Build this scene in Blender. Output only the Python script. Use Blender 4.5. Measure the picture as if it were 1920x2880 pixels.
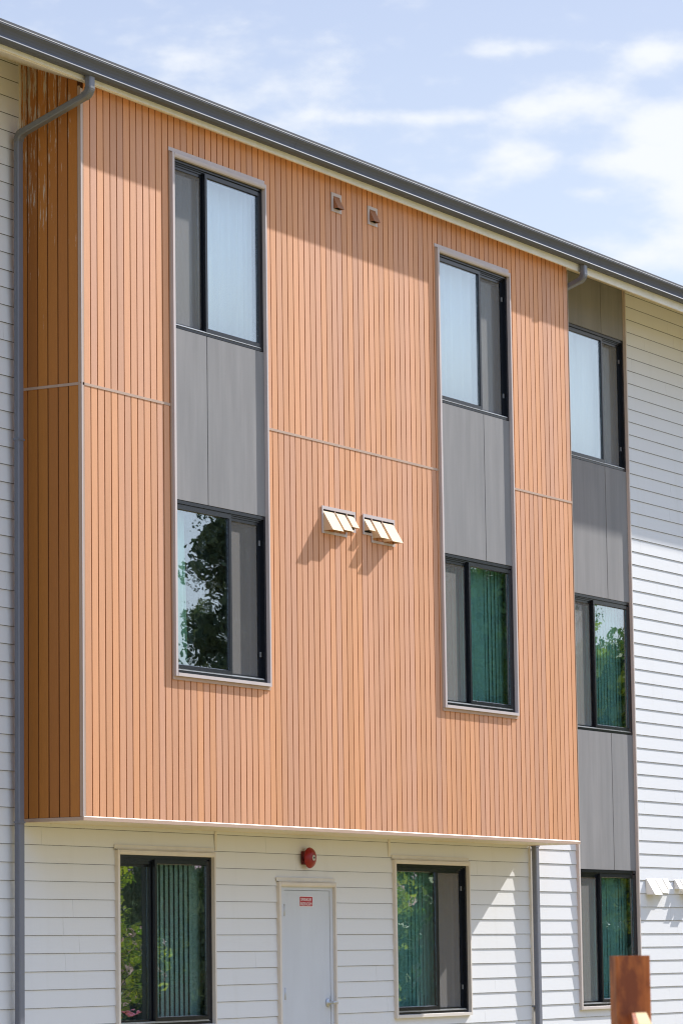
import bpy, bmesh, math, random
from mathutils import Vector, Matrix
S = bpy.context.scene
for o in list(bpy.data.objects): bpy.data.objects.remove(o)
random.seed(7)
GZ = -2.7                                   # ground level (z = 0 is the underside of the timber bay)

# ------------------------------------------------------------------ camera
cam = bpy.data.cameras.new('camera'); co = bpy.data.objects.new('camera', cam)
S.collection.objects.link(co); S.camera = co
cam.sensor_fit = 'HORIZONTAL'; cam.sensor_width = 24.0; cam.lens = 9640.0/1920*24.0
cam.clip_start = 0.5; cam.clip_end = 3000
R2 = Vector((0.49685859667639043, -0.8677223953580667, -0.013761522547554044))
U2 = Vector((-0.10476819024386824, -0.07571665920384116, 0.9916101118040467))
B2 = Vector((-0.8614842779887469, -0.49124823878876983, -0.12853017803278402))
CL = Vector((-23.04089, -15.5489, -1.14294))
m = Matrix((R2, U2, B2)).transposed().to_4x4(); m.translation = CL
co.matrix_world = m
cam.dof.use_dof = True; cam.dof.focus_distance = 31.0; cam.dof.aperture_fstop = 7.1

# ------------------------------------------------------------------ sun + sky
SUN_TRAVEL = Vector((-4.47, 1.0, -3.15)).normalized()
TO_SUN = -SUN_TRAVEL
sl = bpy.data.lights.new('sun', 'SUN'); so = bpy.data.objects.new('sun', sl); S.collection.objects.link(so)
sl.energy = 4.7; sl.angle = math.radians(0.53); sl.color = (1.0, 0.965, 0.92)
so.rotation_euler = SUN_TRAVEL.to_track_quat('-Z', 'Y').to_euler(); so.location = (20, -20, 25)
W = bpy.data.worlds.new('World'); S.world = W; W.use_nodes = True
wn = W.node_tree; wn.nodes.clear()
SKY_STRENGTH = 0.056
def nd(t, typ, **kw):
    n = t.nodes.new(typ)
    for k, v in kw.items(): setattr(n, k, v)
    return n
def mth(t, op, a, b=None, c=None, clamp=False):
    n = t.nodes.new('ShaderNodeMath'); n.operation = op; n.use_clamp = clamp
    for i, v in enumerate((a, b, c)):
        if v is None: continue
        if isinstance(v, (int, float)): n.inputs[i].default_value = v
        else: t.links.new(v, n.inputs[i])
    return n.outputs[0]
def mixc(t, fac, a, b, typ='MIX'):
    n = t.nodes.new('ShaderNodeMix'); n.data_type = 'RGBA'; n.blend_type = typ
    for k, v in ((0, fac), (6, a), (7, b)):
        if isinstance(v, (int, float)): n.inputs[k].default_value = v
        elif isinstance(v, tuple): n.inputs[k].default_value = (*v, 1) if len(v) == 3 else v
        else: t.links.new(v, n.inputs[k])
    return n.outputs[2]
sky = nd(wn, 'ShaderNodeTexSky', sky_type='NISHITA'); sky.sun_disc = False
sky.sun_elevation = math.asin(TO_SUN.z); sky.sun_rotation = math.atan2(TO_SUN.x, TO_SUN.y)
sky.air_density = 1.0; sky.dust_density = 1.6; sky.ozone_density = 1.2; sky.altitude = 50
tc = nd(wn, 'ShaderNodeTexCoord'); sp = nd(wn, 'ShaderNodeSeparateXYZ'); wn.links.new(tc.outputs['Generated'], sp.inputs[0])
azd = mth(wn, 'MULTIPLY', mth(wn, 'ARCTAN2', sp.outputs[1], sp.outputs[0]), 57.29578)
eld = mth(wn, 'MULTIPLY', mth(wn, 'ARCSINE', sp.outputs[2]), 57.29578)
nz = nd(wn, 'ShaderNodeTexNoise'); nz.inputs['Scale'].default_value = 0.75; nz.inputs['Detail'].default_value = 5; nz.inputs['Roughness'].default_value = 0.56
cmb = nd(wn, 'ShaderNodeCombineXYZ'); wn.links.new(azd, cmb.inputs[0])
wn.links.new(mth(wn, 'MULTIPLY', eld, 2.0), cmb.inputs[1]); wn.links.new(cmb.outputs[0], nz.inputs['Vector'])
# cumulus banks by compass bearing and elevation (degrees): az, el, half width, half height, weight
BANKS = [(26.05, 14.1, 1.0, .34, .95), (26.75, 13.25, .65, .30, .9), (24.1, 14.85, .85, .25, .85), (24.0, 13.75, 1.2, .30, 1.0),
         (27.15, 15.0, .6, .17, .6), (25.6, 15.05, .65, .14, .55), (23.6, 12.9, .75, .8, 1.0), (24.6, 13.1, .9, .25, .8),
         (32.2, 15.05, 2.6, .3, .42), (30.9, 14.4, 1.8, .45, .42), (28.6, 13.95, 1.6, .14, .6), (25.45, 12.6, .5, .16, .5),
         (29.2, 12.9, 2.2, .5, .25), (23.6, 11.6, 1.6, .5, .6), (33.5, 13.6, 3, .6, .3), (20, 12.5, 2.5, 1.6, .9), (38, 15, 3, 1.2, .8), (16, 8, 6, 2, .7), (42, 8, 8, 2.5, .7), (28, 7, 12, 1.6, .5)]
tot = None
for a, e, wa, we, k in BANKS:
    dx = mth(wn, 'MULTIPLY', mth(wn, 'SUBTRACT', azd, a), 1/wa); dy = mth(wn, 'MULTIPLY', mth(wn, 'SUBTRACT', eld, e), 1/we)
    r2 = mth(wn, 'ADD', mth(wn, 'MULTIPLY', dx, dx), mth(wn, 'MULTIPLY', dy, dy))
    g = mth(wn, 'MULTIPLY', mth(wn, 'POWER', 2.718, mth(wn, 'MULTIPLY', r2, -0.9)), k)
    tot = g if tot is None else mth(wn, 'ADD', tot, g)
dens = mth(wn, 'ADD', tot, mth(wn, 'MULTIPLY', mth(wn, 'SUBTRACT', nz.outputs[0], 0.5), 2.0))
mr = nd(wn, 'ShaderNodeMapRange', interpolation_type='SMOOTHSTEP'); wn.links.new(dens, mr.inputs[0])
mr.inputs[1].default_value = 0.06; mr.inputs[2].default_value = 1.08
# general high cloud elsewhere in the dome
nz2 = nd(wn, 'ShaderNodeTexNoise'); nz2.inputs['Scale'].default_value = 2.2; nz2.inputs['Detail'].default_value = 5
wn.links.new(tc.outputs['Generated'], nz2.inputs['Vector'])
mr2 = nd(wn, 'ShaderNodeMapRange'); wn.links.new(nz2.outputs[0], mr2.inputs[0]); mr2.inputs[1].default_value = .5; mr2.inputs[2].default_value = .8; mr2.inputs[4].default_value = .55
hi = mth(wn, 'MULTIPLY', mr2.outputs[0], mth(wn, 'MULTIPLY', mth(wn, 'SUBTRACT', eld, 18), .08, clamp=True))
cf = mth(wn, 'MAXIMUM', mr.outputs[0], hi)
bg = nd(wn, 'ShaderNodeBackground'); bg.inputs[1].default_value = SKY_STRENGTH
# thin milky veil over the whole sky, then the clouds
elf = nd(wn, 'ShaderNodeMapRange'); wn.links.new(eld, elf.inputs[0]); elf.inputs[1].default_value = 10; elf.inputs[2].default_value = 16.5
elh = nd(wn, 'ShaderNodeMapRange'); wn.links.new(eld, elh.inputs[0]); elh.inputs[1].default_value = 17; elh.inputs[2].default_value = 40
vc = mixc(wn, elh.outputs[0], mixc(wn, elf.outputs[0], (9.2, 10.7, 13.2), (7.1, 8.3, 11.4)), (9.6, 14.4, 25.5))
veil = mixc(wn, 0.62, sky.outputs[0], vc)
cloudc = mixc(wn, cf, veil, (10.0, 10.4, 11.0))
wn.links.new(cloudc, bg.inputs[0])
wo = nd(wn, 'ShaderNodeOutputWorld'); wn.links.new(bg.outputs[0], wo.inputs[0])
S.view_settings.view_transform = 'Standard'; S.view_settings.look = 'None'; S.view_settings.gamma = 1
S.view_settings.exposure = 0.75
S.render.engine = 'CYCLES'
S.cycles.filter_width = 1.15; S.cycles.max_bounces = 10; S.cycles.transparent_max_bounces = 24; S.cycles.diffuse_bounces = 5

# ------------------------------------------------------------------ materials
def newmat(name):
    M = bpy.data.materials.new(name); M.use_nodes = True; t = M.node_tree
    return M, t, t.nodes['Principled BSDF']
def pos(t):
    g = nd(t, 'ShaderNodeNewGeometry'); return g.outputs['Position']
def noise(t, scale, vec=(1, 1, 1), detail=4, rough=.55, off=(0, 0, 0)):
    mp = nd(t, 'ShaderNodeMapping'); mp.inputs['Scale'].default_value = vec; mp.inputs['Location'].default_value = off
    t.links.new(pos(t), mp.inputs[0]); n = nd(t, 'ShaderNodeTexNoise'); n.inputs['Scale'].default_value = scale
    n.inputs['Detail'].default_value = detail; n.inputs['Roughness'].default_value = rough
    t.links.new(mp.outputs[0], n.inputs['Vector']); return n.outputs[0]
def ramp(t, v, a, b, lo=0, hi=1):
    n = nd(t, 'ShaderNodeMapRange'); t.links.new(v, n.inputs[0]); n.inputs[1].default_value = a; n.inputs[2].default_value = b
    n.inputs[3].default_value = lo; n.inputs[4].default_value = hi; return n.outputs[0]
def bump(t, b, v, dist=.001, strength=.5):
    n = nd(t, 'ShaderNodeBump'); n.inputs['Distance'].default_value = dist; n.inputs['Strength'].default_value = strength
    t.links.new(v, n.inputs['Height']); t.links.new(n.outputs[0], b.inputs['Normal'])
def painted(name, col, rough=.5, var=.06, spec=.4, metal=0, dirt=0, scale=6, stretch=(1, 1, .3)):
    M, t, b = newmat(name)
    n = noise(t, scale, stretch, 5)
    c = mixc(t, ramp(t, n, .3, .7), tuple(x*(1-var) for x in col), tuple(min(1, x*(1+var)) for x in col))
    if dirt:
        d = noise(t, 26, (1, 1, .45), 6, .7, (3, 1, 2))
        c = mixc(t, ramp(t, d, .68, .80, 0, dirt), c, (.10, .085, .05))
    t.links.new(c, b.inputs['Base Color']); b.inputs['Roughness'].default_value = rough
    b.inputs['Specular IOR Level'].default_value = spec; b.inputs['Metallic'].default_value = metal
    bump(t, b, noise(t, 90, (1, 1, 1), 3), .0006, .4)
    return M
def wood_mat(name='timber_cladding', A=(.72, .335, .155), Bc=(.66, .335, .200)):
    M, t, b = newmat(name); p = pos(t); s = nd(t, 'ShaderNodeSeparateXYZ'); t.links.new(p, s.inputs[0])
    g = nd(t, 'ShaderNodeNewGeometry'); ns = nd(t, 'ShaderNodeSeparateXYZ'); t.links.new(g.outputs['True Normal'], ns.inputs[0])
    bx = mth(t, 'FLOOR', mth(t, 'MULTIPLY', mth(t, 'SUBTRACT', s.outputs[0], .0005), 10)); by = mth(t, 'FLOOR', mth(t, 'MULTIPLY', mth(t, 'SUBTRACT', s.outputs[1], .029), 9.85))
    up = mth(t, 'GREATER_THAN', s.outputs[2], 3.53)
    cm = nd(t, 'ShaderNodeCombineXYZ'); t.links.new(bx, cm.inputs[0]); t.links.new(by, cm.inputs[1]); t.links.new(up, cm.inputs[2])
    wnz = nd(t, 'ShaderNodeTexWhiteNoise', noise_dimensions='3D'); t.links.new(cm.outputs[0], wnz.inputs[0])
    hs = nd(t, 'ShaderNodeSeparateColor'); t.links.new(wnz.outputs['Color'], hs.inputs[0])
    c = mixc(t, hs.outputs[0], A, Bc)
    br = ramp(t, hs.outputs[1], 0, 1, .91, 1.06)
    grain = noise(t, 55, (1, 1, .12), 5, .7)
    fine = noise(t, 330, (1, 1, .35), 2, .6)
    k = mth(t, 'MULTIPLY', br, mth(t, 'MULTIPLY', ramp(t, grain, .25, .75, .93, 1.07), ramp(t, fine, .3, .7, .94, 1.06)))
    kc = nd(t, 'ShaderNodeCombineColor')
    for i in range(3): t.links.new(k, kc.inputs[i])
    c = mixc(t, 1.0, c, kc.outputs[0], 'MULTIPLY')
    # bird-dropping and run-off streaks near the top of the sheltered end face
    st = noise(t, 13, (1, 2.2, .16), 7, .66, (5, 2, 9)); st2 = noise(t, 34, (1, 1.7, .2), 6, .7, (1, 7, 3))
    hgt = ramp(t, s.outputs[2], 3.8, 6.1); depth = ramp(t, s.outputs[1], .02, .6, .35, 1)
    side = mth(t, 'LESS_THAN', s.outputs[0], -.03)
    thr = mth(t, 'SUBTRACT', .645, mth(t, 'MULTIPLY', mth(t, 'MULTIPLY', hgt, depth), .19))
    sm = mth(t, 'MULTIPLY', mth(t, 'SUBTRACT', mth(t, 'MULTIPLY', mth(t, 'ADD', st, st2), .5), thr), 16, clamp=True)
    sm = mth(t, 'MULTIPLY', mth(t, 'MULTIPLY', sm, side), .75)
    c = mixc(t, sm, c, (.72, .66, .55))
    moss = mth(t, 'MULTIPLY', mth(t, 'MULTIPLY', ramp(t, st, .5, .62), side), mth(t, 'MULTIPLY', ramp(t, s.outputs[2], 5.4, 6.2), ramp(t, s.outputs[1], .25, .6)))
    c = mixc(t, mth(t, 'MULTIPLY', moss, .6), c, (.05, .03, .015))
    t.links.new(c, b.inputs['Base Color']); b.inputs['Roughness'].default_value = .55; b.inputs['Specular IOR Level'].default_value = .35
    bump(t, b, mth(t, 'ADD', fine, grain), .0006, .5)
    return M
MW = wood_mat(); MWR = wood_mat('end_face_timber_cladding', (.52, .195, .036), (.44, .16, .036))   # deeper, more saturated tone for the end faces of the bay
def siding_mat():
    M, t, b = newmat('white_lap_siding'); p = pos(t); s = nd(t, 'ShaderNodeSeparateXYZ'); t.links.new(p, s.inputs[0])
    cz = mth(t, 'FLOOR', mth(t, 'MULTIPLY', mth(t, 'ADD', s.outputs[2], .0597), 1/.1475))
    w = nd(t, 'ShaderNodeTexWhiteNoise', noise_dimensions='1D'); t.links.new(cz, w.inputs[1])
    n = noise(t, 3, (1, 1, 3), 5)
    v = mth(t, 'ADD', ramp(t, w.outputs[0], 0, 1, -.012, .012), ramp(t, n, .3, .7, -.02, .02))
    c = mixc(t, mth(t, 'ADD', v, .5), (.685, .69, .705), (.785, .79, .80))
    d = noise(t, 40, (1, 1, .5), 6, .75, (4, 4, 4)); top = mth(t, 'MAXIMUM', ramp(t, s.outputs[2], 5.3, 6.3), mth(t, 'MULTIPLY', ramp(t, s.outputs[2], -.6, -.03), mth(t, 'LESS_THAN', s.outputs[2], 0)))
    thr = mth(t, 'SUBTRACT', .80, mth(t, 'MULTIPLY', top, .10))
    c = mixc(t, mth(t, 'MULTIPLY', mth(t, 'MULTIPLY', mth(t, 'SUBTRACT', d, thr), 14, clamp=True), .7), c, (.12, .10, .05))
    stn = noise(t, 5, (1, 1, .12), 5, .6, (8, 1, 1))
    c = mixc(t, mth(t, 'MULTIPLY', ramp(t, stn, .55, .75), .10), c, (.45, .42, .34))
    t.links.new(c, b.inputs['Base Color']); b.inputs['Roughness'].default_value = .6; b.inputs['Specular IOR Level'].default_value = .3
    bump(t, b, noise(t, 30, (.3, 1, 3), 5), .001, .5)
    return M
MS = siding_mat()
M_TAUPE = painted('taupe_metal_trim', (.58, .50, .48), .45, .05, .4, 0, .25)
M_CREAM = painted('cream_painted_trim', (.72, .68, .62), .5, .05, .4, 0, .5)
M_SOFFIT = painted('cream_soffit', (.76, .68, .56), .6, .05, .3, 0, .6)
M_FASCIA = painted('white_fascia_board', (.92, .91, .90), .5, .05, .3, 0, .45)
M_GUTTER = painted('grey_gutter_metal', (.12, .127, .150), .7, .04, .2, .0, .12)
M_PIPE = painted('grey_downspout_metal', (.175, .185, .225), .36, .05, .5, .0, .0)
def pipe_stained():
    M, t, b = newmat('grey_downspout_metal_stained'); n = noise(t, 20, (1, 1, .35), 6, .7, (2, 3, 1))
    c = mixc(t, ramp(t, n, .66, .74, 0, .75), (.18, .18, .19), (.62, .60, .55)); t.links.new(c, b.inputs['Base Color'])
    b.inputs['Roughness'].default_value = .42; return M
M_PIPES = pipe_stained()
def panel_mat():
    M, t, b = newmat('grey_fibre_cement_panel'); n = noise(t, 9, (1, 1, .10), 4); n2 = noise(t, 2.5, (1, 1, .35), 4, .6, (3, 3, 3)); n3 = noise(t, 60, (1, 1, 1), 4, .7, (1, 2, 1))
    c = mixc(t, ramp(t, n, .35, .65), (.24, .234, .236), (.29, .281, .281)); c = mixc(t, ramp(t, n2, .3, .7, 0, .5), c, (.22, .22, .225))
    c = mixc(t, ramp(t, n3, .76, .8, 0, .7), c, (.12, .11, .10))
    t.links.new(c, b.inputs['Base Color']); b.inputs['Roughness'].default_value = .8; b.inputs['Specular IOR Level'].default_value = .15
    bump(t, b, noise(t, 70, (1, 1, .3), 3), .0006, .5); return M
M_PANEL = panel_mat()
M_FRAME = painted('black_window_frame', (.007, .009, .014), .22, .05, .5)
M_TRACK = painted('aluminium_track', (.55, .56, .58), .35, .03, .5, .6)
M_DARK = painted('dark_backing', (.015, .013, .012), .9)
M_BROWNV = painted('brown_vent_metal', (.36, .155, .075), .45, .05, .5)
M_TANV = painted('tan_vent_metal', (.70, .50, .31), .7, .04, .15)
M_WHITEV = painted('white_vent_metal', (.80, .78, .74), .45, .03, .4)
M_DOOR = painted('pale_grey_painted_steel_door', (.60, .63, .69), .4, .03, .4)
M_STEEL = painted('brushed_steel', (.50, .52, .55), .35, .03, .5, .55)
M_RED = painted('red_bell_enamel', (.27, .003, .007), .32, .06, .5)
M_DRED = painted('dark_red_back_box', (.10, .006, .008), .5)
M_SRED = painted('red_sign_plate', (.40, .006, .02), .4)
M_SWHITE = painted('white_sign_print', (.85, .85, .86), .45)
M_ROOF = painted('dark_roof_shingle', (.06, .06, .065), .9)
M_ROOM = painted('beige_room_wall', (.22, .20, .17), .9)
M_STAIN = None
def glass_mat(name, tint, wob=.00040, F0=.31):
    M, t, b = newmat(name); t.nodes.remove(b)
    tr = nd(t, 'ShaderNodeBsdfTransparent'); tr.inputs[0].default_value = (*tint, 1)
    gl = nd(t, 'ShaderNodeBsdfGlossy'); gl.inputs['Roughness'].default_value = .004; gl.inputs[0].default_value = (.86, .93, 1.0, 1)
    lw = nd(t, 'ShaderNodeLayerWeight'); lw.inputs[0].default_value = .5
    fac = mth(t, 'ADD', F0, mth(t, 'MULTIPLY', mth(t, 'POWER', lw.outputs['Facing'], 5), 1-F0))
    bp = nd(t, 'ShaderNodeBump'); bp.inputs['Distance'].default_value = wob; bp.inputs['Strength'].default_value = 1
    t.links.new(noise(t, 6.5, (1, 1, 2.2), 1.5, .4, (2, 0, 5)), bp.inputs['Height']); t.links.new(bp.outputs[0], gl.inputs['Normal'])
    mx = nd(t, 'ShaderNodeMixShader'); t.links.new(fac, mx.inputs[0]); t.links.new(tr.outputs[0], mx.inputs[1]); t.links.new(gl.outputs[0], mx.inputs[2])
    t.links.new(mx.outputs[0], t.nodes['Material Output'].inputs[0]); return M
M_GLASS = glass_mat('tinted_window_glass', (.93, .975, .96))
def screen_mat():
    M, t, b = newmat('insect_screen_mesh')
    n = noise(t, 220, (1, 1, 1), 2); c = mixc(t, ramp(t, n, .35, .65), (.19, .18, .17), (.28, .262, .248)); t.links.new(c, b.inputs['Base Color']); b.inputs['Roughness'].default_value = .8
    tr = nd(t, 'ShaderNodeBsdfTransparent'); mx = nd(t, 'ShaderNodeMixShader'); mx.inputs[0].default_value = .42
    t.links.new(tr.outputs[0], mx.inputs[1]); t.links.new(b.outputs[0], mx.inputs[2]); t.links.new(mx.outputs[0], t.nodes['Material Output'].inputs[0]); return M
M_SCREEN = screen_mat()
def cloth(name, col, trans=.35):
    M, t, b = newmat(name); n = noise(t, 14, (1, 1, .06), 3); c = mixc(t, ramp(t, n, .3, .7), tuple(x*.86 for x in col), col)
    t.links.new(c, b.inputs['Base Color']); b.inputs['Roughness'].default_value = .9; b.inputs['Specular IOR Level'].default_value = .1; return M
M_WCURT = cloth('white_sheer_curtain', (.93, .94, .97)); M_TEAL = cloth('teal_blind_fabric', (.37, .70, .65)); M_MINT = cloth('mint_curtain', (.42, .80, .62)); M_PALE = cloth('pale_green_blind_fabric', (.58, .80, .76)); M_GREY = cloth('grey_blind_fabric', (.11, .135, .13))
def stained_wood():
    M, t, b = newmat('stained_cedar'); n = noise(t, 26, (1, 1, .14), 6, .65); n2 = noise(t, 6, (1, 1, .5), 5, .6, (4, 4, 4))
    c = mixc(t, ramp(t, n, .3, .7), (.34, .075, .012), (.60, .18, .038)); c = mixc(t, ramp(t, n2, .46, .58, 0, .9), c, (.19, .04, .010))
    t.links.new(c, b.inputs['Base Color']); b.inputs['Roughness'].default_value = .6; bump(t, b, n, .002, .6); return M
M_CEDAR = stained_wood()
M_RAILSUN = painted('sunlit_rail_tone', (.64, .44, .20), .7, .2)

# ------------------------------------------------------------------ mesh helpers
class MB:
    def __init__(s): s.v = []; s.f = []; s.sm = []
    def face(s, pts, smooth=False):
        i = len(s.v); s.v += [tuple(p) for p in pts]; s.f.append(tuple(range(i, i+len(pts)))); s.sm.append(smooth)
    def box(s, x0, x1, y0, y1, z0, z1):
        if x1 <= x0 or y1 <= y0 or z1 <= z0: return s
        i = len(s.v); s.v += [(x, y, z) for x in (x0, x1) for y in (y0, y1) for z in (z0, z1)]
        for q in ((0, 1, 3, 2), (4, 6, 7, 5), (0, 4, 5, 1), (2, 3, 7, 6), (0, 2, 6, 4), (1, 5, 7, 3)): s.f.append(tuple(i+k for k in q)); s.sm.append(False)
        return s
    def prism(s, prof, axis, a, b):
        """profile (2D list) extruded along axis: 'x' prof=(y,z); 'y' prof=(x,z); 'z' prof=(x,y)"""
        def P(p, t): return (t, p[0], p[1]) if axis == 'x' else (p[0], t, p[1]) if axis == 'y' else (p[0], p[1], t)
        i = len(s.v); n = len(prof); s.v += [P(p, a) for p in prof]+[P(p, b) for p in prof]
        s.f.append(tuple(i+k for k in range(n))); s.f.append(tuple(i+n+k for k in reversed(range(n)))); s.sm += [False, False]
        for k in range(n):
            l = (k+1) % n; s.f.append((i+k, i+n+k, i+n+l, i+l)); s.sm.append(False)
        return s
    def tube(s, path, w, d, rad=None, n=None):
        """rectangular (w along x, d across) or round tube along a path lying in planes of constant x"""
        rings = []
        for k, p in enumerate(path):
            p = Vector(p); a = Vector(path[max(k-1, 0)]); b = Vector(path[min(k+1, len(path)-1)]); tg = (b-a).normalized()
            if rad is None:
                sx = Vector((1, 0, 0)); sy = tg.cross(sx).normalized()
                c = min(w, d)*.16
                pts = [(-w/2, -d/2+c), (-w/2+c, -d/2), (w/2-c, -d/2), (w/2, -d/2+c), (w/2, d/2-c), (w/2-c, d/2), (-w/2+c, d/2), (-w/2, d/2-c)]
                rings.append([p+sx*a_+sy*b_ for a_, b_ in pts])
            else:
                up = Vector((0, 0, 1)) if abs(tg.z) < .9 else Vector((1, 0, 0)); sx = tg.cross(up).normalized(); sy = tg.cross(sx).normalized()
                rr = rad[k] if isinstance(rad, (list, tuple)) else rad
                rings.append([p+sx*rr*math.cos(q*2*math.pi/n)+sy*rr*math.sin(q*2*math.pi/n) for q in range(n)])
        i = len(s.v); m_ = len(rings[0])
        for r in rings: s.v += [tuple(q) for q in r]
        for k in range(len(rings)-1):
            for q in range(m_):
                l = (q+1) % m_; s.f.append((i+k*m_+q, i+k*m_+l, i+(k+1)*m_+l, i+(k+1)*m_+q)); s.sm.append(rad is not None)
        s.f.append(tuple(i+q for q in reversed(range(m_)))); s.f.append(tuple(i+(len(rings)-1)*m_+q for q in range(m_))); s.sm += [False, False]
        return s
    def lathe(s, prof, c, n=40):
        """prof: list of (radius, y offset) turned about the y axis through c"""
        i = len(s.v)
        for r, y in prof: s.v += [(c[0]+r*math.cos(k*2*math.pi/n), c[1]+y, c[2]+r*math.sin(k*2*math.pi/n)) for k in range(n)]
        for j in range(len(prof)-1):
            for k in range(n):
                l = (k+1) % n; s.f.append((i+j*n+k, i+j*n+l, i+(j+1)*n+l, i+(j+1)*n+k)); s.sm.append(True)
        s.f.append(tuple(i+k for k in range(n))); s.f.append(tuple(i+(len(prof)-1)*n+k for k in reversed(range(n)))); s.sm += [False, False]
        return s
    def build(s, name, mat, parent=None, off=None, fix=True):
        me = bpy.data.meshes.new(name)
        o = bpy.data.objects.new(name, me); S.collection.objects.link(o)
        base = Vector((0, 0, 0))
        if parent is not None:
            base = world_base(parent)
        vs = [(v[0]-base.x, v[1]-base.y, v[2]-base.z) for v in s.v]
        me.from_pydata(vs, [], s.f); me.validate()
        if len(me.polygons) == len(s.sm): me.polygons.foreach_set('use_smooth', s.sm)
        if fix:
            bm = bmesh.new(); bm.from_mesh(me); bmesh.ops.recalc_face_normals(bm, faces=bm.faces); bm.to_mesh(me); bm.free()
        me.materials.append(mat)
        if parent is not None: o.parent = parent
        return o
def world_base(o):
    b = Vector((0, 0, 0))
    while o is not None: b += o.location; o = o.parent
    return b
def tag(o, label=None, cat=None, group=None, kind=None):
    if label: o['label'] = label
    if cat: o['category'] = cat
    if group: o['group'] = group
    if kind: o['kind'] = kind
    return o
def empty(name, loc, label, cat, group=None):
    o = bpy.data.objects.new(name, None); S.collection.objects.link(o); o.location = loc; o.empty_display_size = .1
    return tag(o, label, cat, group)
def minus(x0, x1, z0, z1, holes):
    """rectangles covering [x0,x1]x[z0,z1] minus holes"""
    xs = sorted({x0, x1, *[h[0] for h in holes if x0 < h[0] < x1], *[h[1] for h in holes if x0 < h[1] < x1]}); out = []
    for a, b in zip(xs, xs[1:]):
        mid = (a+b)/2; cuts = sorted([(h[2], h[3]) for h in holes if h[0] < mid < h[1]]); z = z0
        for c, d in cuts:
            if c > z: out.append((a, b, z, min(c, z1)))
            z = max(z, d)
            if z >= z1: break
        if z < z1: out.append((a, b, z, z1))
    return [r for r in out if r[3]-r[2] > 1e-4]

# ------------------------------------------------------------------ setting
gm, t, b = newmat('dry_grass_ground')
n = noise(t, 1.5, (1, 1, 1), 8, .65); n2 = noise(t, 14, (1, 1, 1), 4, .6, (4, 4, 4))
c = mixc(t, ramp(t, n, .3, .7), (.24, .180, .055), (.33, .25, .09)); c = mixc(t, ramp(t, n2, .3, .7, 0, .5), c, (.22, .17, .06)); t.links.new(c, b.inputs['Base Color']); b.inputs['Roughness'].default_value = .95
g = MB(); g.face([(-900, -900, GZ), (900, -900, GZ), (900, 900, GZ), (-900, 900, GZ)]); tag(g.build('ground', gm, fix=False), kind='structure')

# ------------------------------------------------------------------ building
BLD = empty('apartment_building', (4.5, .6, GZ), 'three-storey apartment building with a timber-clad upper bay, white lap siding and grey panel strips', 'building')
CO = .1475; Z0 = -.0597                                    # lap siding exposure and the height of one lap
EAVE = 6.07                                               # soffit height at y = 0
def soff(y): return EAVE+.39*y
A = (1.356, 2.868); Bw = (6.184, 7.697); Cw = (10.285, 11.765)   # openings across
G3 = (1.358, 2.870); G4 = (6.205, 7.717)
LOWZ = (-1.717, -.262)
DOORX = (4.02, 5.005)
wall_holes = [(G3[0]-.03, G3[1]+.024, LOWZ[0]-.03, LOWZ[1]+.035), (G4[0]-.03, G4[1]+.024, LOWZ[0]-.03, LOWZ[1]+.035),
              (DOORX[0]-.03, DOORX[1]+.024, GZ, -.467), (Cw[0]-.03, Cw[1]+.024, -1.75, 6.6)]
# --- siding courses
def siding(name, x0, x1, z0, z1, holes, joints=True):
    mb = MB(); k0 = math.floor((z0-Z0)/CO); k1 = math.ceil((z1-Z0)/CO); rng = random.Random(11)
    for k in range(k0, k1):
        a = max(z0, Z0+k*CO); bb = min(z1, Z0+(k+1)*CO)
        if bb-a < .004: continue
        js = []
        if joints:
            x = x0+rng.uniform(1, 4)
            while x < x1: js.append(x); x += rng.uniform(3.0, 3.7)
        hs = holes+[(j, j+.0022, a-1, bb+1) for j in js]
        for (p, q, r, s_) in minus(x0, x1, a, bb, hs):
            yl = .597-.0004*rng.random(); yu = .6055
            f0 = (r-(Z0+k*CO))/CO; f1 = (s_-(Z0+k*CO))/CO
            ya = yl+(yu-yl)*f0; yb = yl+(yu-yl)*f1
            r2_ = r+.0030 if abs(r-(Z0+k*CO)) < 1e-6 else r; mb.prism([(ya, r2_), (yb, s_), (yb+.003, s_), (ya+.003, r2_)], 'x', p, q)
    return mb.build(name, MS, BLD)
siding('siding_wall', -9, 9.118, GZ+.15, 6.36, wall_holes+[(-.0375, 20, 0, 9)])
siding('siding_wall', 9.187, 22, GZ+.15, 6.36, wall_holes)
core = MB()
for (p, q, r, s_) in minus(-9, 22, GZ, 6.36, [(h[0]+.03, h[1]-.024, h[2]+.03 if h[2] > GZ else h[2], h[3]-.03) for h in wall_holes]+[(A[0]-.25, Bw[1]+.4, .3, 6.4)]):
    core.box(p, q, .6095, .76, r, s_)
core.box(-9, -8.85, .76, 12, GZ, 6.36).box(21.85, 22, .76, 12, GZ, 6.36).box(-9, 22, 12, 12.15, GZ, 6.36)
core.build('wall_core', M_DARK, BLD)
rm = MB().box(-8.8, 21.8, 5.0, 5.1, GZ, 6.2)
for z in (GZ+.02, .35, 3.32, 6.12): rm.box(-8.84, 21.84, .765, 4.99, z-.15, z)
for x in (-4, .02, 4.9, 9.0, 13, 17): rm.box(x, x+.1, .77, 4.98, GZ+.05, 6.1)
rm.box(.0, 9.0, .16, .75, .2, .3).box(.0, 9.0, .16, .75, 3.2, 3.3).box(0, 9, .16, .75, 6.0, 6.05)
rm.box(.0, .03, .16, .755, .3, 6.0).box(9.0, 9.03, .16, .755, .3, 6.0)
rm.build('room_shell', M_ROOM, BLD)
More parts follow.
